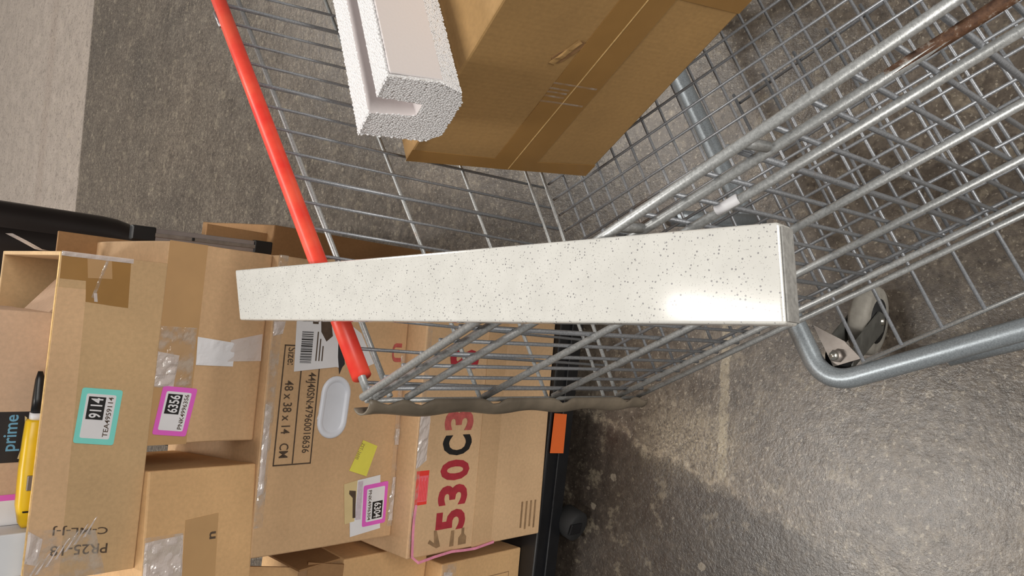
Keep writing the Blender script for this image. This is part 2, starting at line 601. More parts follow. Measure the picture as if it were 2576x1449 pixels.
for k in range(5):
    b = .3385 + k * .0038
    decal('label_print', [(.106, b), (.148 - .006 * (k % 2), b), (.148 - .006 * (k % 2), b + .0012), (.106, b + .0012)], 'redlabel', A, 3)
# smudged marks at the carton's left edge: two arrows and an upright glass
decal('print', [(.014, .290), (.045, .302), (.046, .309), (.022, .306), (.030, .318), (.024, .322), (.012, .300)], 'smudge', A, 1)
decal('print', [(.010, .255), (.040, .256), (.040, .264), (.010, .266)], 'smudge', A, 1)
decal('print', [(.010, .222), (.024, .222), (.031, .229), (.042, .229), (.042, .236), (.031, .236), (.024, .243), (.010, .243)], 'smudge', A, 1)
for k in range(4):
    decal('print', [(.016 + .004 * (k % 2), .018 + .014 * k), (.075, .018 + .014 * k), (.075, .023 + .014 * k), (.016 + .004 * (k % 2), .023 + .014 * k)], 'smudge', A, 1)
decal('tape', [(.0, .150), (.555, .150), (.555, .205), (.0, .205)], 'card', A, 0.6)
crinkle('clear_tape', quad_fn([(.165, .369), (.27, .369), (.268, .345), (.18, .345)]), 16, 6, 'milky_glare', A, .010, seed=3)
crinkle('clear_tape', quad_fn([(.02, .369), (.55, .369), (.55, .358), (.02, .358)]), 50, 3, 'clear', A, .003, seed=5)
crinkle('clear_tape', quad_fn([(.545, .35), (.556, .35), (.556, .0), (.545, .0)]), 3, 30, 'clear', A, .003, seed=6)
rib = [(.1, -.003, .361), (.075, -.006, .366), (.05, -.008, .367), (.0064, -.008, .364), (-.0042, -.012, .3514), (.0, -.010, .31), (.0025, -.008, .2647), (-.0005, -.006, .23), (-.0016, -.006, .1999), (.003, -.003, .1437)]
bm = bmesh.new()
pv = None
for i, p in enumerate(rib):
    w = .0025
    p = Vector(p)
    nx = Vector(rib[min(i + 1, len(rib) - 1)]) - Vector(rib[max(i - 1, 0)])
    s = Vector((0, 1, 0)).cross(nx).normalized() * w
    a = [bm.verts.new(p + s), bm.verts.new(p - s), bm.verts.new(p - s + Vector((0, .001, 0))), bm.verts.new(p + s + Vector((0, .001, 0)))]
    if pv:
        for k in range(4):
            bm.faces.new((pv[k], pv[(k + 1) % 4], a[(k + 1) % 4], a[k]))
    pv = a
o = mesh_obj('ribbon', bm, 'pink_ribbon', A)
o['label'] = 'shiny pink ribbon loop on the carton edge'

# B: big carton with the white oval grip
Bx = thing('cardboard_box', 'wide kraft carton with a white oval hand grip and several stickers', 'box', (-.492, 1.109, .5004), RAD(5.22), STACK)
Bh, Bw = .2856, .494
carton_body('body', Bw, .34, Bh, 'card', Bx, seed=2)
def line_decal(p, q, w, mat, parent, layer=1, name='print'):
    p, q = Vector(p), Vector(q)
    n = (q - p).normalized()
    n = Vector((-n.y, n.x)) * w / 2
    return decal(name, [tuple(p + n), tuple(q + n), tuple(q - n), tuple(p - n)], mat, parent, layer)
line_decal((.3464, .2582), (.1475, .2598), .0022, 'grey_ink', Bx)
line_decal((.3464, .2240), (.1496, .2246), .0022, 'grey_ink', Bx)
line_decal((.3464, .1885), (.1473, .1899), .0022, 'grey_ink', Bx)
line_decal((.1482, .2605), (.1482, .1890), .0022, 'grey_ink', Bx)
line_decal((.3464, .2595), (.3464, .1880), .0022, 'grey_ink', Bx)
# lettering printed upside down on this face
text_on_quad('print', '48 x 38 x 14   CM', [(.288, .2525), (.160, .2515), (.160, .2345), (.288, .2360)], 'grey_ink', Bx, 1, 0.008)
text_on_quad('print', '44J40SN:47960018636', [(.302, .2135), (.166, .2130), (.166, .1945), (.302, .1935)], 'grey_ink', Bx, 1, 0.01)
text_on_quad('print', 'Size:', [(.343, .2520), (.314, .2515), (.314, .2360), (.343, .2370)], 'grey_ink', Bx, 1, 0.008)
# shipping label with a barcode, torn
lab = decal('shipping_label', [(.303, .238), (.445, .244), (.445, .150), (.40, .160), (.392, .148), (.372, .152), (.360, .130), (.311, .147), (.3125, .155)], 'white', Bx, 2, label='white torn shipping label with a barcode')
random.seed(4)
a = .318
while a < .372:
    w = random.choice((.0008, .0014, .0022))
    decal('print', [(a, .229), (a + w, .229), (a + w, .207), (a, .207)], 'black_ink', Bx, 3)
    a += w + random.choice((.0008, .0012, .0018))
for k in range(3):
    decal('print', [(.322, .199 - k * .006), (.372 - .012 * k, .199 - k * .006), (.372 - .012 * k, .1968 - k * .006), (.322, .1968 - k * .006)], 'grey_ink', Bx, 3)
decal('print', [(.385, .21), (.445, .214), (.445, .204), (.385, .199)], 'grey_ink', Bx, 3)
decal('print', [(.300, .1475), (.330, .1535), (.42, .1600), (.42, .1500), (.345, .1430), (.318, .1380), (.312, .143)], 'navy', Bx, 3)
decal('print', [(.372, .192), (.405, .196), (.40, .176), (.366, .168), (.356, .180)], 'grey_ink', Bx, 3)
decal('torn_paper', [(.364, .136), (.392, .140), (.374, .108), (.3203, .0742), (.3124, .0950), (.318, .118), (.332, .112), (.340, .128)], 'white', Bx, 2)
# recessed oval grip
g_c = ((.2947 + .1902) / 2 , .1520); g_l = .0545; g_r = .0300
tilt = math.atan2(.1476 - .1545, .2947 - .1902)
def oval(l, r, n=14):
    out = []
    for k in range(2 * n):
        if k < n:
            t = -math.pi / 2 + math.pi * k / (n - 1); cx = l - r
        else:
            t = math.pi / 2 + math.pi * (k - n) / (n - 1); cx = -(l - r)
        x = cx + r * math.cos(t); z = r * math.sin(t)
        out.append((g_c[0] + x * math.cos(tilt) - z * math.sin(tilt), g_c[1] + x * math.sin(tilt) + z * math.cos(tilt)))
    return out
bm = bmesh.new()
prof = [(0.0, .0005), (0.0, .003), (.004, .0045), (.0095, .0040), (.0125, .0015), (.015, -.012 + .0105)]
rings = []
for inset, hgt in [(0, .0002), (.0008, .0030), (.004, .0042), (.0085, .0036), (.0108, .0010), (.0118, .0006)]:
    rings.append([bm.verts.new((a, -hgt, b)) for a, b in oval(g_l - inset, g_r - inset)])
n = len(rings[0])
for i in range(len(rings) - 1):
    for k in range(n):
        bm.faces.new((rings[i][k], rings[i][(k + 1) % n], rings[i + 1][(k + 1) % n], rings[i + 1][k]))
bm.faces.new(rings[-1])
bmesh.ops.recalc_face_normals(bm, faces=bm.faces[:])
gr = mesh_obj('hand_grip', bm, 'plastic_white', Bx, True)
gr['label'] = 'white plastic oval hand grip'
decal('torn_paper', [(.222, .186), (.246, .179), (.246, .172), (.226, .177)], 'white', Bx, 4)
decal('label_sticker', [(.1822, .0834), (.1700, .0500), (.1163, .0692), (.1292, .108)], 'yellow_paper', Bx, 2, label='bright yellow paper label')
text_on_quad('print', 'ZST-2600', [(.178, .085), (.150, .098), (.1475, .0915), (.1755, .0785)], 'smudge', Bx, 3)
decal('label_sticker', [(.0349, .108), (.1061, .1165), (.1107, .0879), (.0378, .0801)], 'tan_paper', Bx, 2, label='tan paper label')
decal('print', [(.044, .092), (.080, .0955), (.088, .104), (.094, .104), (.092, .090), (.044, .086)], 'grey_ink', Bx, 3)
decal('label_sticker', [(.0109, .0944), (.0371, .0972), (.0378, .0875), (.1107, .0879), (.1167, .0377), (.0186, .028)], 'white', Bx, 2.6, label='white paper label under a pink sticker')
decal('label_print', [(.04, .086), (.108, .0865), (.109, .0755), (.04, .0745)], 'lilac_paper', Bx, 3.2)

def sticker(parent, quad, colour, number, code, flip=False, layer=3.6, label=''):
    """quad = corners in reading order TL TR BR BL (as read)"""
    decal('sticker', [tuple(bilerp(quad, *p)) for p in ((0, 0), (1, 0), (1, 1), (0, 1))], colour, parent, layer, rad=.004, label=label)
    decal('sticker_panel', [tuple(bilerp(quad, *p)) for p in ((.10, .13), (.90, .13), (.90, .86), (.10, .86))], 'white', parent, layer + 1, rad=.003)
    decal('sticker_print', [tuple(bilerp(quad, *p)) for p in ((.44, .19), (.85, .19), (.85, .61), (.44, .61))], 'black_ink', parent, layer + 2)
    text_on_quad('sticker_print', number, [bilerp(quad, .47, .55), bilerp(quad, .83, .55), bilerp(quad, .83, .25), bilerp(quad, .47, .25)], 'white', parent, layer + 3, 0.02)
    text_on_quad('sticker_print', code, [bilerp(quad, .14, .80), bilerp(quad, .86, .80), bilerp(quad, .86, .67), bilerp(quad, .14, .67)], 'grey_ink', parent, layer + 2, 0.01)
sticker(Bx, [(.1042, .0179), (.0282, .018), (.0253, .070), (.0996, .0736)], 'pink', '6304', 'PNK4996304', label='pink bordered number sticker reading 6304, upside down')
# wrinkled clear tape along the top and bottom edges
crinkle('clear_tape', quad_fn([(.05, Bh), (Bw, Bh), (Bw, Bh - .018), (.05, Bh - .016)]), 60, 5, 'clear', Bx, .006, seed=11)
crinkle('clear_tape', quad_fn([(.10, Bh - .001), (.25, Bh - .001), (.245, Bh - .012), (.105, Bh - .012)]), 26, 4, 'milky_glare', Bx, .006, seed=12)
crinkle('clear_tape', quad_fn([(.36, Bh - .002), (.40, Bh - .002), (.40, Bh - .026), (.365, Bh - .020)]), 10, 6, 'milky_glare', Bx, .008, seed=13)
crinkle('clear_tape', quad_fn([(.02, .013), (.34, .013), (.34, .001), (.02, .001)]), 60, 4, 'clear', Bx, .006, seed=14)
crinkle('clear_tape', quad_fn([(.03, .010), (.11, .008), (.11, .001), (.03, .001)]), 20, 4, 'milky_glare', Bx, .006, seed=15)
crinkle('clear_tape', quad_fn([(.17, .010), (.20, .010), (.20, .001), (.17, .001)]), 10, 4, 'milky_glare', Bx, .006, seed=16)
text_on_quad('print', 'U', [(.36, .034), (.325, .034), (.325, .012), (.36, .012)], 'red_ink_pale', Bx, 1, 0.02)
# red circle mark
bm = bmesh.new()
for rr_, q_ in ((.016, 0),):
    o1 = [bm.verts.new((.44 + .017 * math.cos(t * math.pi / 12), -.0005, .045 + .019 * math.sin(t * math.pi / 12))) for t in range(24)]
    o2 = [bm.verts.new((.44 + .0145 * math.cos(t * math.pi / 12), -.0005, .045 + .0165 * math.sin(t * math.pi / 12))) for t in range(24)]
    for k in range(24):
        bm.faces.new((o1[k], o1[(k + 1) % 24], o2[(k + 1) % 24], o2[k]))
mesh_obj('print', bm, 'red_ink_pale', Bx)

# C: carton with the 6356 sticker
Cx = thing('cardboard_box', 'kraft carton with a pink 6356 sticker and white tape', 'box', (-.308, 1.151, .7860), RAD(3.98), STACK)
Ch = .1715
carton_body('body', .307, .30, Ch, 'card', Cx, seed=3)
sticker(Cx, [(.0167, .1661), (.0891, .1573), (.0846, .1041), (.0113, .1147)], 'pink', '6356', 'PNK4996356', label='pink bordered number sticker reading 6356')
decal('tape', [(0.0, .112), (.307, .112), (.307, .171), (0.0, .171)], 'kraft_tape', Cx, 0.6)
crinkle('white_tape', quad_fn([(.1212, .1108), (.1648, .1127), (.158, .050), (.1202, .050)]), 10, 12, 'white', Cx, .002, seed=21)['label'] = 'frosted white tape strip'
crinkle('white_tape', quad_fn([(.128, .060), (.162, .058), (.175, .0041), (.1305, .0025)]), 8, 12, 'milky_glare', Cx, .002, seed=22)
crinkle('clear_tape', quad_fn([(.0862, .172), (.1782, .172), (.1782, .1154), (.0862, .1144)]), 16, 12, 'clear', Cx, .006, seed=23)
crinkle('clear_tape', quad_fn([(.088, .171), (.14, .171), (.135, .138), (.088, .142)]), 14, 10, 'milky_glare', Cx, .008, seed=24)
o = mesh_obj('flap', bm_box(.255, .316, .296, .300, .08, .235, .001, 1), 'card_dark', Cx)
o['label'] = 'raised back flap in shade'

# D: carton beside it
Dx = thing('cardboard_box', 'plain kraft carton with shiny clear tape, beside the 6356 carton', 'box', (-.618, 1.082, .7860), RAD(10.0), STACK)
carton_body('body', .2816, .30, Ch, 'card_orange', Dx, seed=4)
crinkle('clear_tape', quad_fn([(.0, .1715), (.187, .1715), (.187, .115), (.0, .110)]), 24, 14, 'clear', Dx, .004, seed=31)
crinkle('clear_tape', quad_fn([(.09, .1705), (.180, .1705), (.1842, .1146), (.10, .1120)]), 20, 16, 'milky_glare', Dx, .007, seed=32)
decal('tape', [(.0, .06), (.21, .06), (.205, .112), (.0, .112)], 'kraft_tape', Dx, 0.6)
text_on_quad('print', 'n', [(.172, .063), (.183, .063), (.183, .073), (.172, .073)], 'grey_ink', Dx, 2, .02)

# E: open-top carton
Ex = thing('cardboard_box', 'open-top kraft carton with a teal 9114 sticker and clear tape', 'box', (-.485, 1.133, .958), RAD(4.03), STACK)
Eh, Ew, Ed, TH = .1447, .449, .28, .006
o = mesh_obj('wall_panel', bm_box(0, Ew, 0, TH, 0, Eh, .0015, 2), 'card_olive', Ex); o['label'] = 'front panel'
mesh_obj('wall_panel', bm_box(0, Ew, Ed - TH, Ed, 0, Eh, .0015, 2), 'card_olive', Ex)
mesh_obj('wall_panel', bm_box(0, TH, TH, Ed - TH, 0, Eh, .0015, 2), 'card_olive', Ex)
mesh_obj('wall_panel', bm_box(Ew - TH, Ew, TH, Ed - TH, 0, Eh, .0015, 2), 'card_olive', Ex)
mesh_obj('bottom_panel', bm_box(TH, Ew - TH, TH, Ed - TH, 0, TH, .001, 1), 'card_olive', Ex)
mesh_obj('cut_edge', bm_box(.001, Ew - .001, .0008, TH - .0008, Eh - .001, Eh + .0006), 'card_edge', Ex)
mesh_obj('inner_flap', bm_box(TH, .355, TH + .001, Ed - TH - .001, Eh - .0225, Eh - .0185, .001, 1), 'card_olive', Ex)
bm = bm_prism([(.356, .126), (.440, .060), (.440, .057), (.356, .122)], .10, .22)
mesh_obj('inner_flap', bm, 'card_pink', Ex)
random.seed(2)
bm = bm_prism([(.357, .127), (.437, .100), (.437, .097), (.357, .122)], .07, .072)
mesh_obj('inner_flap', bm, 'card_dark', Ex)
sticker(Ex, [(.1882, .1029), (.2647, .0986), (.2605, .0444), (.1821, .0494)], 'teal', '9114', 'TEA4959114', label='teal bordered number sticker reading 9114')
# tapes
decal('tape', [(.0, .100), (.40, .108), (.40, .144), (.0, .144)], 'card_pale', Ex, 0.5)
decal('tape', [(.3787, .0502), (.3799, .0704), (.3830, .1073), (.4119, .1100), (.4119, .143), (.4475, .1438), (.4475, .0534)], 'brown_tape', Ex, 0.9, label='brown packing tape patch')
decal('tape', [(.418, .076), (.4475, .080), (.4475, .112), (.416, .108)], 'kraft_tape', Ex, 1.4)
crinkle('clear_tape', quad_fn([(.39, .101), (.4475, .086), (.4475, .082), (.388, .097)]), 10, 3, 'clear', Ex, .002, seed=45)
crinkle('clear_tape', quad_fn([(.384, .0965), (.396, .0985), (.396, .094), (.384, .092)]), 6, 3, 'milky_glare', Ex, .003, seed=41)
crinkle('clear_tape', quad_fn([(.443, .1445), (.4495, .1445), (.4495, .05), (.443, .05)]), 3, 26, 'milky_glare', Ex, .003, seed=46)
crinkle('clear_tape', quad_fn([(.0, .1447), (.075, .1447), (.064, .06), (.0, .04)]), 16, 18, 'clear', Ex, .003, seed=42)
for k in range(7):  # diagonal streaks of painted glare over the clear tape
    a = .004 + .0085 * k
    crinkle('clear_tape', quad_fn([(a, .142 - .011 * k), (a + .026, .128 - .011 * k), (a + .028, .125 - .011 * k), (a + .001, .138 - .011 * k)]), 8, 2, 'milky_glare', Ex, .005, seed=43 + k)
crinkle('clear_tape', quad_fn([(.03, .1447), (.073, .1447), (.06, .126), (.025, .13)]), 8, 6, 'milky_glare', Ex, .005, seed=47)
# lettering that reads upwards on this face
text_on_quad('print', 'C-ML-J-J', [(.0690, .0430), (.0760, .1145), (.0630, .1145), (.0560, .0430)], 'grey_ink', Ex, 1.6, .008)
text_on_quad('print', 'PR25-18', [(.0430, .0410), (.0490, .1150), (.0350, .1150), (.0290, .0410)], 'grey_ink', Ex, 1.6, .008)
# loose end of clear tape at the far corner
bm = bmesh.new()
pr = None
for k, (a, yy, b) in enumerate([(.449, .10, .120), (.452, .115, .140), (.462, .125, .158), (.470, .128, .176)]):
    r_ = [bm.verts.new((a, yy - .014, b)), bm.verts.new((a, yy + .014, b + .002))]
    if pr:
        bm.faces.new((pr[0], pr[1], r_[1], r_[0]))
    pr = r_
mesh_obj('loose_tape', bm, 'milky_glare', Ex, True)

# F: taller box standing inside E
yawE = RAD(4.03)
def in_E(a, d, b):
    return (-.485 + a * math.cos(yawE) - d * math.sin(yawE), 1.133 + a * math.sin(yawE) + d * math.cos(yawE), .958 + b)
Fx = thing('cardboard_box', 'rosy brown box with a black printed tape band, standing in the open carton', 'box', in_E(.045, .062, Eh - .0183), yawE, STACK)
carton_body('body', .318, .20, .24, 'card_pink', Fx, seed=6)
band = decal('printed_tape', [(.108, 0.001), (.178, 0.001), (.178, .239), (.108, .239)], 'navy', Fx, 1, label='black tape band with light blue lettering')
text_on_quad('print', 'prime', [(.124, .023), (.174, .023), (.174, .044), (.124, .044)], 'blue_ink', Fx, 2, .015)
decal('print', [(.112, .020), (.138, .014), (.170, .018), (.172, .021), (.14, .018), (.113, .024)], 'tan_paper', Fx, 2)
decal('sticker', [(-.0, .0), (.064, .0), (.064, .070), (-.0, .070)], 'pink', Fx, 2, rad=.003, label='pink bordered sticker')
decal('sticker_panel', [(.002, .006), (.056, .006), (.056, .062), (.002, .062)], 'white', Fx, 3)
decal('sticker_print', [(.002, .009), (.022, .009), (.022, .050), (.002, .050)], 'black_ink', Fx, 4)
# white box
Wx = thing('white_box', 'plain white box standing in the open carton near the yellow knife', 'box', in_E(.010, .012, Eh - .0183), yawE)
o = mesh_obj('body', bm_box(0, .058, 0, .045, 0, .12, .002, 2), 'paper_white', Wx)
o2 = mesh_obj('lid', bm_box(-.001, .059, -.001, .046, .10, .122, .002, 2), 'paper_white', Wx)

# box cutter lying on the inner flap
Kx = thing('utility_knife', 'yellow utility knife with a black end, lying in the open carton', 'knife', in_E(.070, .034, Eh - .0180), yawE)
def knife_seg(name, stations, mat, parent):
    bm = bmesh.new()
    rings = []
    for x, hw, z0, z1, yo in stations:
        rg = []
        for k in range(12):
            t = 2 * math.pi * k / 12
            c, s = math.cos(t), math.sin(t)
            c = math.copysign(abs(c) ** .6, c); s = math.copysign(abs(s) ** .6, s)
            rg.append(bm.verts.new((x, yo + hw * c, (z0 + z1) / 2 + (z1 - z0) / 2 * s)))
        rings.append(rg)
    for i in range(len(rings) - 1):
        for k in range(12):
            bm.faces.new((rings[i][k], rings[i][(k + 1) % 12], rings[i + 1][(k + 1) % 12], rings[i + 1][k]))
    bm.faces.new(list(reversed(rings[0]))); bm.faces.new(rings[-1])
    bmesh.ops.recalc_face_normals(bm, faces=bm.faces[:])
    return mesh_obj(name, bm, mat, parent, True)
knife_seg('handle', [(0, .003, .006, .018, -.002), (.006, .009, .003, .022, -.001), (.03, .012, .001, .027, 0), (.08, .012, .0, .028, .001), (.12, .011, .0, .027, .002), (.143, .011, .0, .026, .002), (.146, .009, .002, .024, .002)], 'yellow', Kx)
knife_seg('collar', [(.146, .008, .004, .022, .002), (.155, .008, .004, .022, .002)], 'white', Kx)
knife_seg('blade_housing', [(.155, .007, .004, .021, .002), (.175, .007, .005, .021, .002), (.200, .005, .008, .020, .003), (.212, .002, .012, .018, .003)], 'black_plastic', Kx)
mesh_obj('slide_button', bm_box(.052, .072, -.0150, -.0105, .012, .020, .001, 2), 'zinc_plate', Kx)
mesh_obj('rivet_slot', bm_box(.022, .024, -.0135, -.0105, .008, .021, .0005, 1), 'black_plastic', Kx)

# G: small carton at the left, on the dolly
Gx = thing('cardboard_box', 'small kraft carton with glossy clear tape, left of the 530C3 carton', 'box', (-.816, 1.080, .13), RAD(4.5), STACK)
carton_body('body', .252, .30, .235, 'card_orange', Gx, seed=8)
crinkle('clear_tape', quad_fn([(.02, .236), (.250, .236), (.250, .196), (.02, .19)]), 30, 10, 'clear', Gx, .005, seed=51)
crinkle('clear_tape', quad_fn([(.17, .228), (.236, .230), (.232, .206), (.165, .204)]), 16, 8, 'milky_glare', Gx, .007, seed=52)
line_decal((.205, .035), (.205, .150), .0015, 'smudge', Gx)
line_decal((.10, .150), (.205, .150), .0015, 'smudge', Gx)
line_decal((.10, .035), (.205, .035), .0015, 'smudge', Gx)
# H: battered open carton on top of it
Hx = thing('cardboard_box', 'battered open brown carton with folded flaps, on the small glossy-taped carton', 'box', (-.86, 1.135, .366), RAD(2), STACK)
mesh_obj('body', bm_box(0, .322, 0, .28, 0, .205, .003, 2), 'card_orange', Hx)
def panel(name, pts, mat, parent, th=.004):
    bm = bmesh.new()
    p = [Vector(x) for x in pts]
    nrm = (p[1] - p[0]).cross(p[2] - p[0]).normalized() * th
    a = [bm.verts.new(x) for x in p]; b = [bm.verts.new(x + nrm) for x in p]
    n = len(p)
    bm.faces.new(a); bm.faces.new(list(reversed(b)))
    for i in range(n):
        bm.faces.new((a[i], b[i], b[(i + 1) % n], a[(i + 1) % n]))
    bmesh.ops.recalc_face_normals(bm, faces=bm.faces[:])
    return mesh_obj(name, bm, mat, parent)
panel('flap', [(.01, -.002, .206), (.315, -.002, .206), (.318, .030, .262), (.02, .034, .255)], 'card_dark', Hx)
panel('flap', [(.318, .01, .206), (.318, .27, .206), (.300, .26, .29), (.306, .02, .285)], 'card_dark', Hx)
panel('flap', [(.01, .06, .255), (.30, .058, .262), (.296, .12, .345), (.02, .12, .335)], 'card_orange', Hx)
panel('flap', [(.02, .13, .335), (.296, .13, .345), (.30, .20, .412), (.02, .20, .412)], 'card_dark', Hx)

# back carton, raised flap and metal rail
Qx = thing('cardboard_box', 'tall brown carton standing on the floor behind the stack', 'box', (-.40, 1.50, 0.0), RAD(1.5))
carton_body('body', .462, .34, .60, 'card_dark', Qx, seed=9)
mesh_obj('flap', bm_box(.405, .442, .025, .029, .599, .735, .001, 1), 'card_dark', Qx)
Rx = thing('metal_rail', 'slim silver rail with black end caps, upright behind the 6356 carton', 'rail', (.010, 1.512, .6012), 0, rot=(RAD(1.0), RAD(-1.5), 0))
mesh_obj('bar', bm_box(-.012, .012, -.004, .004, .022, .262, .001, 2), 'alu', Rx)
mesh_obj('bar_ridge', bm_box(-.004, .004, -.0065, -.0035, .03, .25, .001, 2), 'zinc_plate', Rx)
mesh_obj('end_cap', bm_box(-.014, .014, -.007, .007, 0, .042, .003, 2), 'black_plastic', Rx)
mesh_obj('end_cap', bm_box(-.014, .014, -.007, .007, .245, .290, .003, 2), 'black_plastic', Rx)
mesh_obj('screw', bm_box(-.003, .003, -.0085, -.006, .17, .176, .001, 1), 'black_plastic', Rx)

Ux = thing('cardboard_box', 'brown carton added behind the stack to keep a gap dark', 'box', (-.39, 1.56, .6005), RAD(1.5))  # hidden carton added so the gap between two cartons stays dark
carton_body('body', .33, .26, .34, 'card_dark', Ux, seed=14)
decal('tape', [(0, .15), (.33, .15), (.33, .20), (0, .20)], 'brown_tape', Ux, 0.6)
# black chair behind the stack
Sx = thing('office_chair', 'black padded chair back with a rounded edge, behind the cartons', 'chair', (-.30, 2.25, 0.0))
def slab_rounded(name, w, h, d, rad, mat, parent, loc):
    poly = round_poly([(-w / 2, 0), (w / 2, 0), (w / 2, h), (-w / 2, h)], rad, 8)
    bm = bm_prism(poly, -d / 2, d / 2)
    bmesh.ops.bevel(bm, geom=[e for e in bm.edges if abs(e.verts[0].co.y - e.verts[1].co.y) < 1e-6], offset=d * .35, segments=4, affect='EDGES', profile=.5)
    o = mesh_obj(name, bm, mat, parent, True)
    o.location = loc
    return o
slab_rounded('backrest', .66, .62, .12, .14, 'black_pad', Sx, (0, -.30, .66))
slab_rounded('piping', .60, .56, .15, .12, 'black_pad', Sx, (-.01, -.30, .69))
seat = slab_rounded('seat', .54, .50, .09, .10, 'black_pad', Sx, (0, .0, .46))
seat.rotation_euler = (RAD(-90), 0, 0); seat.location = (0, -.22, .47)
tube('post', [(0, 0, .06), (0, 0, .44)], .025, 'black_plastic', Sx, 12)
tube('back_bracket', [(0, -.02, .43), (0, -.24, .43), (0, -.27, .55), (0, -.285, .72)], .018, 'black_plastic', Sx, 8)
for k in range(5):
    t = 2 * math.pi * k / 5 + .3
    tube('base_arm', [(0, 0, .09), (.24 * math.cos(t), .24 * math.sin(t), .065)], [.022, .014], 'black_plastic', Sx, 8)
    c = Vector((.24 * math.cos(t), .24 * math.sin(t), .028))
    tv = Vector((-math.sin(t), math.cos(t), 0)) * .02
    tube('castor', [c - tv, c + tv], .028, 'black_rubber', Sx, 14)

# ------------------------------------------------------------------ dolly under the stack
Px = thing('platform_dolly', 'low black wheeled dolly under the stacked cartons', 'dolly', (-.84, 1.046, 0), RAD(2.2))
bm = bm_box(0, .90, 0, .40, .066, .1295, .004, 2)
mesh_obj('deck', bm, 'black_plastic', Px)
mesh_obj('rim', bm_box(-.004, .904, -.006, .004, .060, .096, .002, 2), 'black_plastic', Px)
decal('sticker', [(.493, .082), (.580, .085), (.583, .1285), (.496, .1285)], 'orange', Px, 2, y=-.0062, label='orange sticker on the rim')
for (wx, wy) in ((.335, -.012), (.86, .05), (.04, .35), (.86, .35)):
    cs = bpy.data.objects.new('castor', None)
    COL.objects.link(cs); cs.parent = Px; cs.location = (wx, wy, 0); cs.rotation_euler = (0, 0, RAD(78) if wy < 0 else 0)
    tube('wheel', [(-.024, 0, .034), (-.020, 0, .034), (.020, 0, .034), (.024, 0, .034)], [.028, .034, .034, .028], 'black_rubber', cs, 20)
    mesh_obj('fork', bm_box(-.030, -.026, -.012, .012, .030, .068, .001, 1), 'black_plastic', cs)
    mesh_obj('fork', bm_box(.026, .030, -.012, .012, .030, .068, .001, 1), 'black_plastic', cs)

# ------------------------------------------------------------------ shopping cart
cart = thing('shopping_cart', 'wire shopping cart with a red handle sleeve and grey tubular base', 'cart', (0.02, 0.55, 0))
CO = Vector((0.02, 0.55, 0))
def ct(name, pts, r, mat, seg=8, parent=None):
    return tube(name, [Vector(p) - CO for p in pts], r, mat, parent or cart, seg)
D2 = Vector((.550, -.835, 0)).normalized()
E2 = Vector((.835, .550, 0)).normalized()
S0 = Vector((-.14, .655, 0))
def near(s, z, off=0.0):
    return S0 + D2 * s + E2 * off + Vector((0, 0, z))
T0v = Vector((-.135, .648, .95)); Tu = Vector((.708, .706, 0)).normalized()
B0v = Vector((-.146, .664, .475)); Bu = Vector((.345, .219, 0)).normalized()
def farp(s, v):
    return (T0v + Tu * s).lerp(B0v + Bu * s * .9, v)
SE = .72      # near panel length
FE = .80      # far panel length
# horizontal rods of the near panel
ROD = [(.962, .969, .72), (.946, .931, .72), (.903, .881, .645), (.785, .756, .72), (.656, .622, .72), (.509, .473, .72), (.457, .423, .72)]
for z0, z1, se in ROD:
    k = (z1 - z0) / .61
    ct('side_rod', [near(.012, z0 + k * .012), near(se * .5, z0 + k * se * .5, -.001), near(se, z0 + k * se)], .0041, 'steel', 10)
# rust sheath and weld blob on the second rod
rs = [near(s, .946 - .0246 * s, 0) for s in (.565, .60, .65, .70)]
o = ct('rust_crust', rs, [.0042, .0046, .0049, .0049], 'rust', 8); o['label'] = 'rusted length of rod'
o = ct('weld_blob', [near(.628, .962), near(.642, .946)], [.004, .0055], 'weld', 8)
o = ct('paint_patch', [near(.408, .8905), near(.428, .8895)], .0044, 'white', 10); o['label'] = 'white paint patch on a rod'
# uprights of the near panel
for k in range(24):
    s = .024 + .0292 * k
    lean = .05 * min(1.0, s / .4)
    thick = .0022 if k % 5 else .0028
    ct('side_wire', [near(s, .962, .0056), near(s + lean, .462 - .05 * s, .0056)], thick, 'steel_wire', 6)
# weld links between the two top rods
for s in (.36, .474):
    ct('weld_link', [near(s, .966), near(s + .006, .940)], .0042, 'steel', 8)
# floor grid of the basket
def floor_z(s):
    return .472 - .058 * s
NB = 21
for k in range(NB):
    s = .03 + .0325 * k
    ct('floor_wire', [near(s, floor_z(s), .004), near(s, floor_z(s), .60)], .0023, 'steel_wire', 6)
for k in range(19):
    e = .018 + .0305 * k
    ct('floor_wire', [near(.0, floor_z(0) + .0035, e), near(SE - .02, floor_z(SE) + .0035, e)], .0023, 'steel_wire', 6)
# far panel: uprights and rails, red sleeve
for k in range(17):
    s = .020 + .0446 * k
    ct('end_wire', [farp(s, 0.0), farp(s, 1.0)], .0030 if k % 4 == 3 else .0021, 'steel_wire', 6)
ct('end_rail', [farp(-.002, 0), farp(.2, 0), farp(FE, 0)], .0044, 'steel', 10)
for v, r in ((.07, .0034), (.37, .0028), (.65, .0026), (.91, .0026), (.985, .0030)):
    off = Vector((.0035, -.0035, 0)) if v < .9 else Vector((-.003, .003, 0))
    ct('end_rail', [farp(.006, v) - off, farp(FE, v) - off], r, 'steel', 8)
pts = [farp(s, 0) for s in (.027, .2, .35, .5, .64, .66, .662, .70, .82)]
o = ct('handle_sleeve', [farp(.027, 0), farp(.2, 0), farp(.45, 0), farp(.82, 0)], [.0105, .0105, .0105, .0105], 'red', 20)
o['label'] = 'red plastic handle sleeve'
# small grey chip in the sleeve
o = ct('sleeve_chip', [farp(.640, 0) + Vector((-.006, .004, .0082)), farp(.672, 0) + Vector((-.006, .004, .0084))], [.0022, .0034], 'alu', 8)
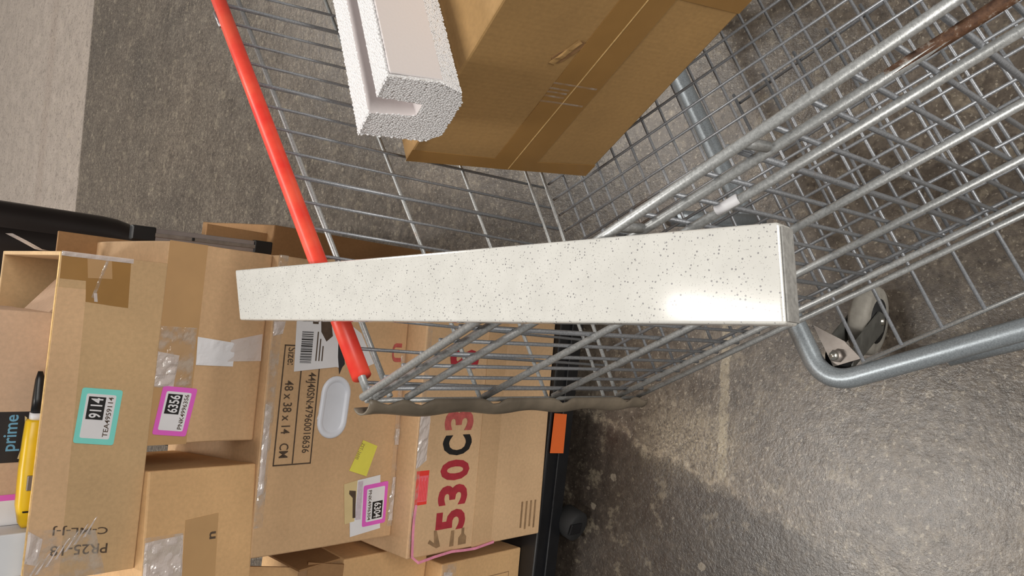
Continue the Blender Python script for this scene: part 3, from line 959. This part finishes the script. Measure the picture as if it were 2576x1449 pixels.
# corner upright and dirty plastic guard wrapped round it
ct('corner_post', [near(.004, .952), near(.004, .450)], .0030, 'steel', 8)
bm = bmesh.new()
rings = []
NZ = 60
zs = [.958 - (.958 - .438) * i / NZ for i in range(NZ + 1)]
rodz = [.945, .903, .785, .656, .509, .457]
for z in zs:
    near_rod = min(abs(z - r_ + .012) for r_ in rodz)
    w = 1.0 - .35 * math.exp(-(near_rod / .012) ** 2)
    rad = .0165 + .0020 * math.sin(z * 52)
    ring = []
    for k in range(9):
        t = -1.25 * w + (1.25 * w + 1.35) * k / 8
        dirv = (-E2 * math.cos(t) * 1.0 + (-D2) * math.sin(t)).normalized()
        # wrap from the near side round the outside of the corner
        ring.append(S0 + D2 * .004 + dirv * rad + Vector((0, 0, z)) - CO)
    rings.append([bm.verts.new(p) for p in ring])
for i in range(NZ):
    for k in range(8):
        bm.faces.new((rings[i][k], rings[i + 1][k], rings[i + 1][k + 1], rings[i][k + 1]))
g = mesh_obj('corner_guard', bm, 'guard', cart, True)
sm = g.modifiers.new('thickness', 'SOLIDIFY'); sm.thickness = .0018; sm.offset = 1
g['label'] = 'dirty plastic corner guard'
# opposite side, mostly out of view: top rails and uprights
c1t, c1b = farp(FE, 0), farp(FE, 1)
for v in (0, .05, .3, .65, 1.0):
    ct('side_rod', [farp(FE, v), farp(FE, v) + D2 * .80], .0034, 'steel', 8)
for k in range(13):
    s = .03 + .06 * k
    ct('side_wire', [c1t + D2 * s, c1b + D2 * s], .0022, 'steel_wire', 6)
# chassis: bent tube
KC = Vector((-.083, .472, .19))
KN = Vector((.444, -.896, 0)).normalized()
KF = Vector((.8305, .557, 0)).normalized()
def corner_arc(c, d1, d2, r, n=10):
    a = c + d1 * r; b = c + d2 * r
    return [a * (1 - t) ** 2 + c * 2 * t * (1 - t) + b * t * t for t in [i / n for i in range(n + 1)]]
far_c = KC + KF * .86
ne_c = KC + KN * .80
op_c = far_c + KN * .80
path = [ne_c + Vector((0, 0, .10))] + [ne_c] + [KC + KN * .3] + corner_arc(KC, KN, KF, .052, 12) + [KC + KF * .3] + corner_arc(far_c, -KF, KN, .06, 10) + [far_c + KN * .4, op_c, op_c + Vector((0, 0, .10))]
ct('base_tube', path, .0160, 'steel_tube', 16)
ct('base_brace', [KC + KN * .17 + Vector((-.004, -.008, -.034)), KC + KN * .30 + Vector((-.004, -.010, -.040)), KC + KN * .8 + Vector((-.004, -.010, -.040))], [.012, .016, .016], 'steel_tube', 12)
# posts carrying the basket
for p in (far_c + KN * .12, ne_c - KN * .06, op_c):
    ct('base_post', [p, Vector((p.x, p.y, .44))], .0125, 'steel_tube', 12)
ct('base_post', [KC + KF * .30 + KN * .02, near(.17, .452, .22)], .0125, 'steel_tube', 12)
# lower tray wires
TZ = .2
tb0 = Vector((-.035, .414, TZ))
ct('tray_rail', [tb0 - D2 * .004, tb0 + D2 * .60], .0034, 'steel', 8)
for k in range(11):
    p = tb0 + D2 * (.0605 * k)
    ct('tray_wire', [p + Vector((0, 0, .003)), p + E2 * .52 + Vector((0, 0, .003))], .0029, 'steel_wire', 8)
for k in range(1, 5):
    ct('tray_wire', [tb0 + E2 * .125 * k, tb0 + E2 * .125 * k + D2 * .62], .0026, 'steel_wire', 8)

def make_caster(parent, bolt, wheel_dir, axis):
    """bolt = swivel position; wheel_dir = horizontal trail direction; axis = wheel axle"""
    cs = bpy.data.objects.new('caster', None)
    COL.objects.link(cs)
    cs.parent = parent
    cs.location = Vector(bolt) - CO
    wd = Vector(wheel_dir).normalized(); ax = Vector(axis).normalized()
    zt = bolt[2]
    tube('bolt', [(0, 0, .004), (0, 0, .016)], .0065, 'bolt', cs, 12)
    tube('nut', [(0, 0, -.006), (0, 0, .006)], .0105, 'zinc_plate', cs, 6)
    # triangular mounting plate in the bend of the tube
    def pl(pts, th, name, mat, zz):
        bm = bmesh.new()
        a = [bm.verts.new((x, y, zz)) for x, y in pts]; b = [bm.verts.new((x, y, zz - th)) for x, y in pts]
        n = len(pts)
        bm.faces.new(a); bm.faces.new(list(reversed(b)))
        for i in range(n):
            bm.faces.new((a[i], b[i], b[(i + 1) % n], a[(i + 1) % n]))
        bmesh.ops.recalc_face_normals(bm, faces=bm.faces[:])
        return mesh_obj(name, bm, mat, cs)
    k1 = KN * .045; k2 = KF * .075; b0 = -(KN + KF) * .014
    pl([tuple((b0)[:2]), tuple((b0 + k1)[:2]), tuple((b0 + k2 * .45 + k1 * .75)[:2]), tuple((b0 + k2)[:2])], .004, 'mount_plate', 'zinc_plate', -.006)
    wc = wd * .066 + Vector((0, 0, .060 - zt))
    R_ = .060
    prof = [(-.0160, R_ * .80), (-.0150, R_ * .93), (-.0100, R_ * .99), (0, R_), (.0100, R_ * .99), (.0150, R_ * .93), (.0160, R_ * .80)]
    tube('wheel', [wc + ax * p for p, r_ in prof], [r_ for p, r_ in prof], 'grey_rubber', cs, 32)
    for sg in (-1, 1):
        o = tube('wheel_hub', [wc + ax * sg * .0145, wc + ax * sg * .0168], R_ * .64, 'black_rubber', cs, 24)
    tube('axle', [wc - ax * .026, wc + ax * .026], .006, 'bolt', cs, 10)
    # fork: yoke top and two cheeks
    up = Vector((0, 0, 1))
    for sg in (-1, 1):
        bm = bmesh.new()
        th = .003
        o0 = ax * sg * .0195
        prof2 = [wc - wd * .016 - up * .012, wc + wd * .012 - up * .010, wc + wd * .016 + up * .018, Vector((0, 0, -.014)) + wd * .026, Vector((0, 0, -.014)) - wd * .018]
        a = [bm.verts.new(p + o0) for p in prof2]; b = [bm.verts.new(p + o0 + ax * sg * th) for p in prof2]
        bm.faces.new(a); bm.faces.new(list(reversed(b)))
        for i in range(5):
            bm.faces.new((a[i], b[i], b[(i + 1) % 5], a[(i + 1) % 5]))
        bmesh.ops.recalc_face_normals(bm, faces=bm.faces[:])
        mesh_obj('fork', bm, 'fork_steel', cs)
    tube('swivel', [(0, 0, -.010), (0, 0, -.022)], .022, 'black_rubber', cs, 18)
    return cs
zb = .186
make_caster(cart, KC + KN * .036 + KF * .040 + Vector((0, 0, zb - .19)), Vector((.98, .02, 0)), Vector((.02, -.98, 0)))
make_caster(cart, far_c + KN * .036 - KF * .040 + Vector((0, 0, zb - .19)), Vector((.9, .1, 0)), Vector((.1, -.9, 0)))
make_caster(cart, ne_c + KF * .05 - KN * .06 + Vector((0, 0, zb - .19)), Vector((.9, .1, 0)), Vector((.1, -.9, 0)))
make_caster(cart, op_c - KF * .05 - KN * .06 + Vector((0, 0, zb - .19)), Vector((.9, .1, 0)), Vector((.1, -.9, 0)))

# ------------------------------------------------------------------ carton inside the cart (lying tilted)
P2 = Vector((.19367, .77971, .487))
Lv = Vector((-.50383, .80996, -.30019)); Vv = Vector((-.12794, .27372, .95326)); Nv = Vector((.85427, .51869, -.03428))
Kb = thing('cardboard_box', 'brown taped carton tilted inside the shopping cart', 'box')
mw = Matrix.Identity(4)
for i in range(3):
    mw[i][0] = -Lv[i]; mw[i][1] = Nv[i]; mw[i][2] = Vv[i]; mw[i][3] = P2[i]
Kb.matrix_world = mw
KH, KW, KD = .308, .52, .33
carton_body('body', KW, KD, KH, 'card_cart', Kb, .0015, .003, seed=12)
SM = .1435
decal('tape', [(.0, SM), (KW, SM - .010), (KW, SM - .044), (.0, SM - .038)], 'brown_tape', Kb, 1.0, label='brown packing tape over the seam')
decal('tape', [(.0, SM + .034), (KW, SM + .026), (KW, SM - .009), (.0, SM + .001)], 'brown_tape', Kb, 1.3, label='brown packing tape over the seam')
decal('tape', [(.0, .0), (.030, .0), (.024, SM - .04), (.024, SM + .036), (.026, KH), (.0, KH)], 'brown_tape', Kb, 0.7)
decal('tape', [(KW - .16, .0), (KW - .13, .0), (KW - .13, .10), (KW - .16, .10)], 'brown_tape', Kb, 0.7)
line_decal((.002, SM + .0005), (KW, SM - .0095), .0016, 'card_edge', Kb, 1.8, 'flap_seam')
for x in (.157, .168, .176, .183, .193):
    crinkle('tape_wrinkle', quad_fn([(x, SM + .033), (x + .0035, SM + .033), (x + .0030, SM + (.002 if x not in (.157, .193) else -.036)), (x - .0005, SM + (.002 if x not in (.157, .193) else -.036))]), 2, 10, 'clear', Kb, .0008, seed=int(x * 1000), lift=.0008)
# torn scar of the paper face
bm = bmesh.new()
random.seed(11)
pts = [(.225, .196), (.236, .204), (.246, .199), (.254, .192), (.262, .186), (.270, .178), (.266, .170), (.256, .174), (.244, .180), (.232, .186)]
decal('torn_scar', pts, 'card_dark', Kb, 0.5)
crinkle('torn_scar', quad_fn([(.228, .204), (.272, .186), (.268, .178), (.226, .194)]), 10, 5, 'card_cart', Kb, .004, seed=77, lift=.0006)

# ------------------------------------------------------------------ foam block on the carton
fo = thing('foam_block', 'white bead-foam packing bar with a slot, on the carton in the cart', 'packing foam')
P1 = P2 + Vv * (.310)
mw = Matrix.Identity(4)
for i in range(3):
    mw[i][0] = -Lv[i]; mw[i][1] = Nv[i]; mw[i][2] = Vv[i]; mw[i][3] = P1[i]
fo.matrix_world = mw @ Matrix.Translation((0, -.039, 0))
# cross-section in (x along carton, z up); length runs along +y
sec = [(.100, .104), (.140, .104), (.144, .046), (.166, .046), (.170, .104), (.205, .104), (.207, .036), (.196, .009), (.180, .000), (.112, .000), (.098, .016)]
def dens(poly, step):
    out = []
    for i in range(len(poly)):
        a = Vector(poly[i]); b = Vector(poly[(i + 1) % len(poly)])
        n = max(1, int((b - a).length / step))
        for k in range(n):
            out.append(tuple(a.lerp(b, k / n)))
    return out
FL = .40
def foam_bar(name, sec, y0, y1, mats, parent, step=.006, slot=None):
    ring = dens(sec, step)
    bm = bmesh.new()
    rows = [[bm.verts.new((x, y, z)) for x, z in ring] for y in (y0, y1)]
    n = len(ring)
    for i in range(n):
        f = bm.faces.new((rows[0][i], rows[0][(i + 1) % n], rows[1][(i + 1) % n], rows[1][i]))
        mx = (ring[i][0] + ring[(i + 1) % n][0]) / 2; mz = (ring[i][1] + ring[(i + 1) % n][1]) / 2
        if slot and slot[0] < mx < slot[1] and mz > slot[2]:
            f.material_index = 1
    ends = [bm.faces.new(rows[0]), bm.faces.new(rows[1])]
    bmesh.ops.triangulate(bm, faces=ends, ngon_method='EAR_CLIP')
    bmesh.ops.recalc_face_normals(bm, faces=bm.faces[:])
    o = mesh_obj(name, bm, mats[0], parent, False)
    for m in mats[1:]:
        o.data.materials.append(M[m])
    return o
foam_bar('bar', sec, 0, FL, ('foam', 'foam_cut'), fo, slot=(.1399, .1701, .04))
# smooth cut flat of the long side, in two lengths with a shallow rib between them
mesh_obj('smooth_face', bm_box(.2052, .2085, .004, .150, .036, .101, .001, 1), 'foam_cut', fo)
mesh_obj('smooth_face', bm_box(.2052, .2085, .176, .396, .036, .101, .001, 1), 'foam_cut', fo)
foam_bar('rib', [(.204, .030), (.204, .105), (.2115, .105), (.2115, .030)], .151, .175, ('foam',), fo)
# the swollen beads that make up the moulded skin
def in_poly(x, z, poly):
    c = False
    for i in range(len(poly)):
        x1, z1 = poly[i]; x2, z2 = poly[i - 1]
        if (z1 > z) != (z2 > z) and x < (x2 - x1) * (z - z1) / (z2 - z1) + x1:
            c = not c
    return c
tb = bmesh.new()
bmesh.ops.create_icosphere(tb, subdivisions=2, radius=1.0)
tv = [v.co.copy() for v in tb.verts]
tf = [[v.index for v in f.verts] for f in tb.faces]
tb.free()
bverts, bfaces = [], []
def bead(x, y, z, r, flat=(1, 1, 1)):
    o_ = len(bverts)
    bverts.extend((x + v.x * r * flat[0], y + v.y * r * flat[1], z + v.z * r * flat[2]) for v in tv)
    bfaces.extend([i_ + o_ for i_ in f] for f in tf)
random.seed(21)
P = .0031
def J(a):
    return a + random.uniform(-.32, .32) * P
# near end face
for i in range(40):
    for j in range(42):
        x = .097 + P * (i + .5 * (j % 2)); z = P * .88 * j
        if in_poly(x, z, sec):
            bead(J(x), .0004, J(z), P * random.uniform(.50, .62), (1, .62, 1))
# top skin either side of the slot and the two lower chamfers
for k in range(int(FL / P)):
    y = P * k
    for i in range(40):
        x = .100 + P * (i + .5 * (k % 2))
        if (x < .1395) or (.1705 < x < .2055):
            bead(J(x), J(y), .1035, P * random.uniform(.52, .66), (1, 1.15, .55))
    for i in range(12):
        t = i / 11
        if y < .30:
            bead(J(.207 - .011 * t), J(y), .036 - .027 * t, P * .56, (.7, 1, .7))
            bead(J(.100 - .0008 * t), J(y), .100 - .085 * t, P * .56, (.6, 1, 1))
me = bpy.data.meshes.new('bead_skin')
me.from_pydata(bverts, [], bfaces)
for p in me.polygons:
    p.use_smooth = True
me.materials.append(M['foam_bead'])
bo = bpy.data.objects.new('bead_skin', me)
COL.objects.link(bo)
bo.parent = fo
bo['kind'] = 'stuff'

# ------------------------------------------------------------------ quartz slab on the cart
qs = thing('stone_strip', 'long white speckled quartz strip laid across the cart', 'stone slab', (0, .54, .9705))
pts = [(-.0265, .897), (-.0845, .868), (.0015, .201), (.0645, .215)]
bm = bmesh.new()
lo = [bm.verts.new((x, y - .54, 0)) for x, y in pts]
hi = [bm.verts.new((x, y - .54, .0195)) for x, y in pts]
bm.faces.new(lo); bm.faces.new(hi)
for i in range(4):
    bm.faces.new((lo[i], lo[(i + 1) % 4], hi[(i + 1) % 4], hi[i]))
bmesh.ops.recalc_face_normals(bm, faces=bm.faces[:])
bmesh.ops.bevel(bm, geom=bm.edges[:], offset=.0022, segments=3, affect='EDGES', profile=.5)
mesh_obj('slab', bm, 'quartz', qs, False)
bm = bmesh.new()  # near end face, its shade painted in by a greyer material
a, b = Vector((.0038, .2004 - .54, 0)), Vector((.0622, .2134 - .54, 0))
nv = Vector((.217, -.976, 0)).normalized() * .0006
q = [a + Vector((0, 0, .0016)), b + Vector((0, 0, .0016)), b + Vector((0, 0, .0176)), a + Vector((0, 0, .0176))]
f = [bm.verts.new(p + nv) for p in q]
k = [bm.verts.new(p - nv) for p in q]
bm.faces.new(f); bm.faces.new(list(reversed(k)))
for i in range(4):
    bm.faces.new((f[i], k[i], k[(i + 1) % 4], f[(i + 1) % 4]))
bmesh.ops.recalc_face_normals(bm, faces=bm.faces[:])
o = mesh_obj('shaded_end', bm, 'shaded', qs, False)
o['label'] = 'quartz end face with shade painted in grey'
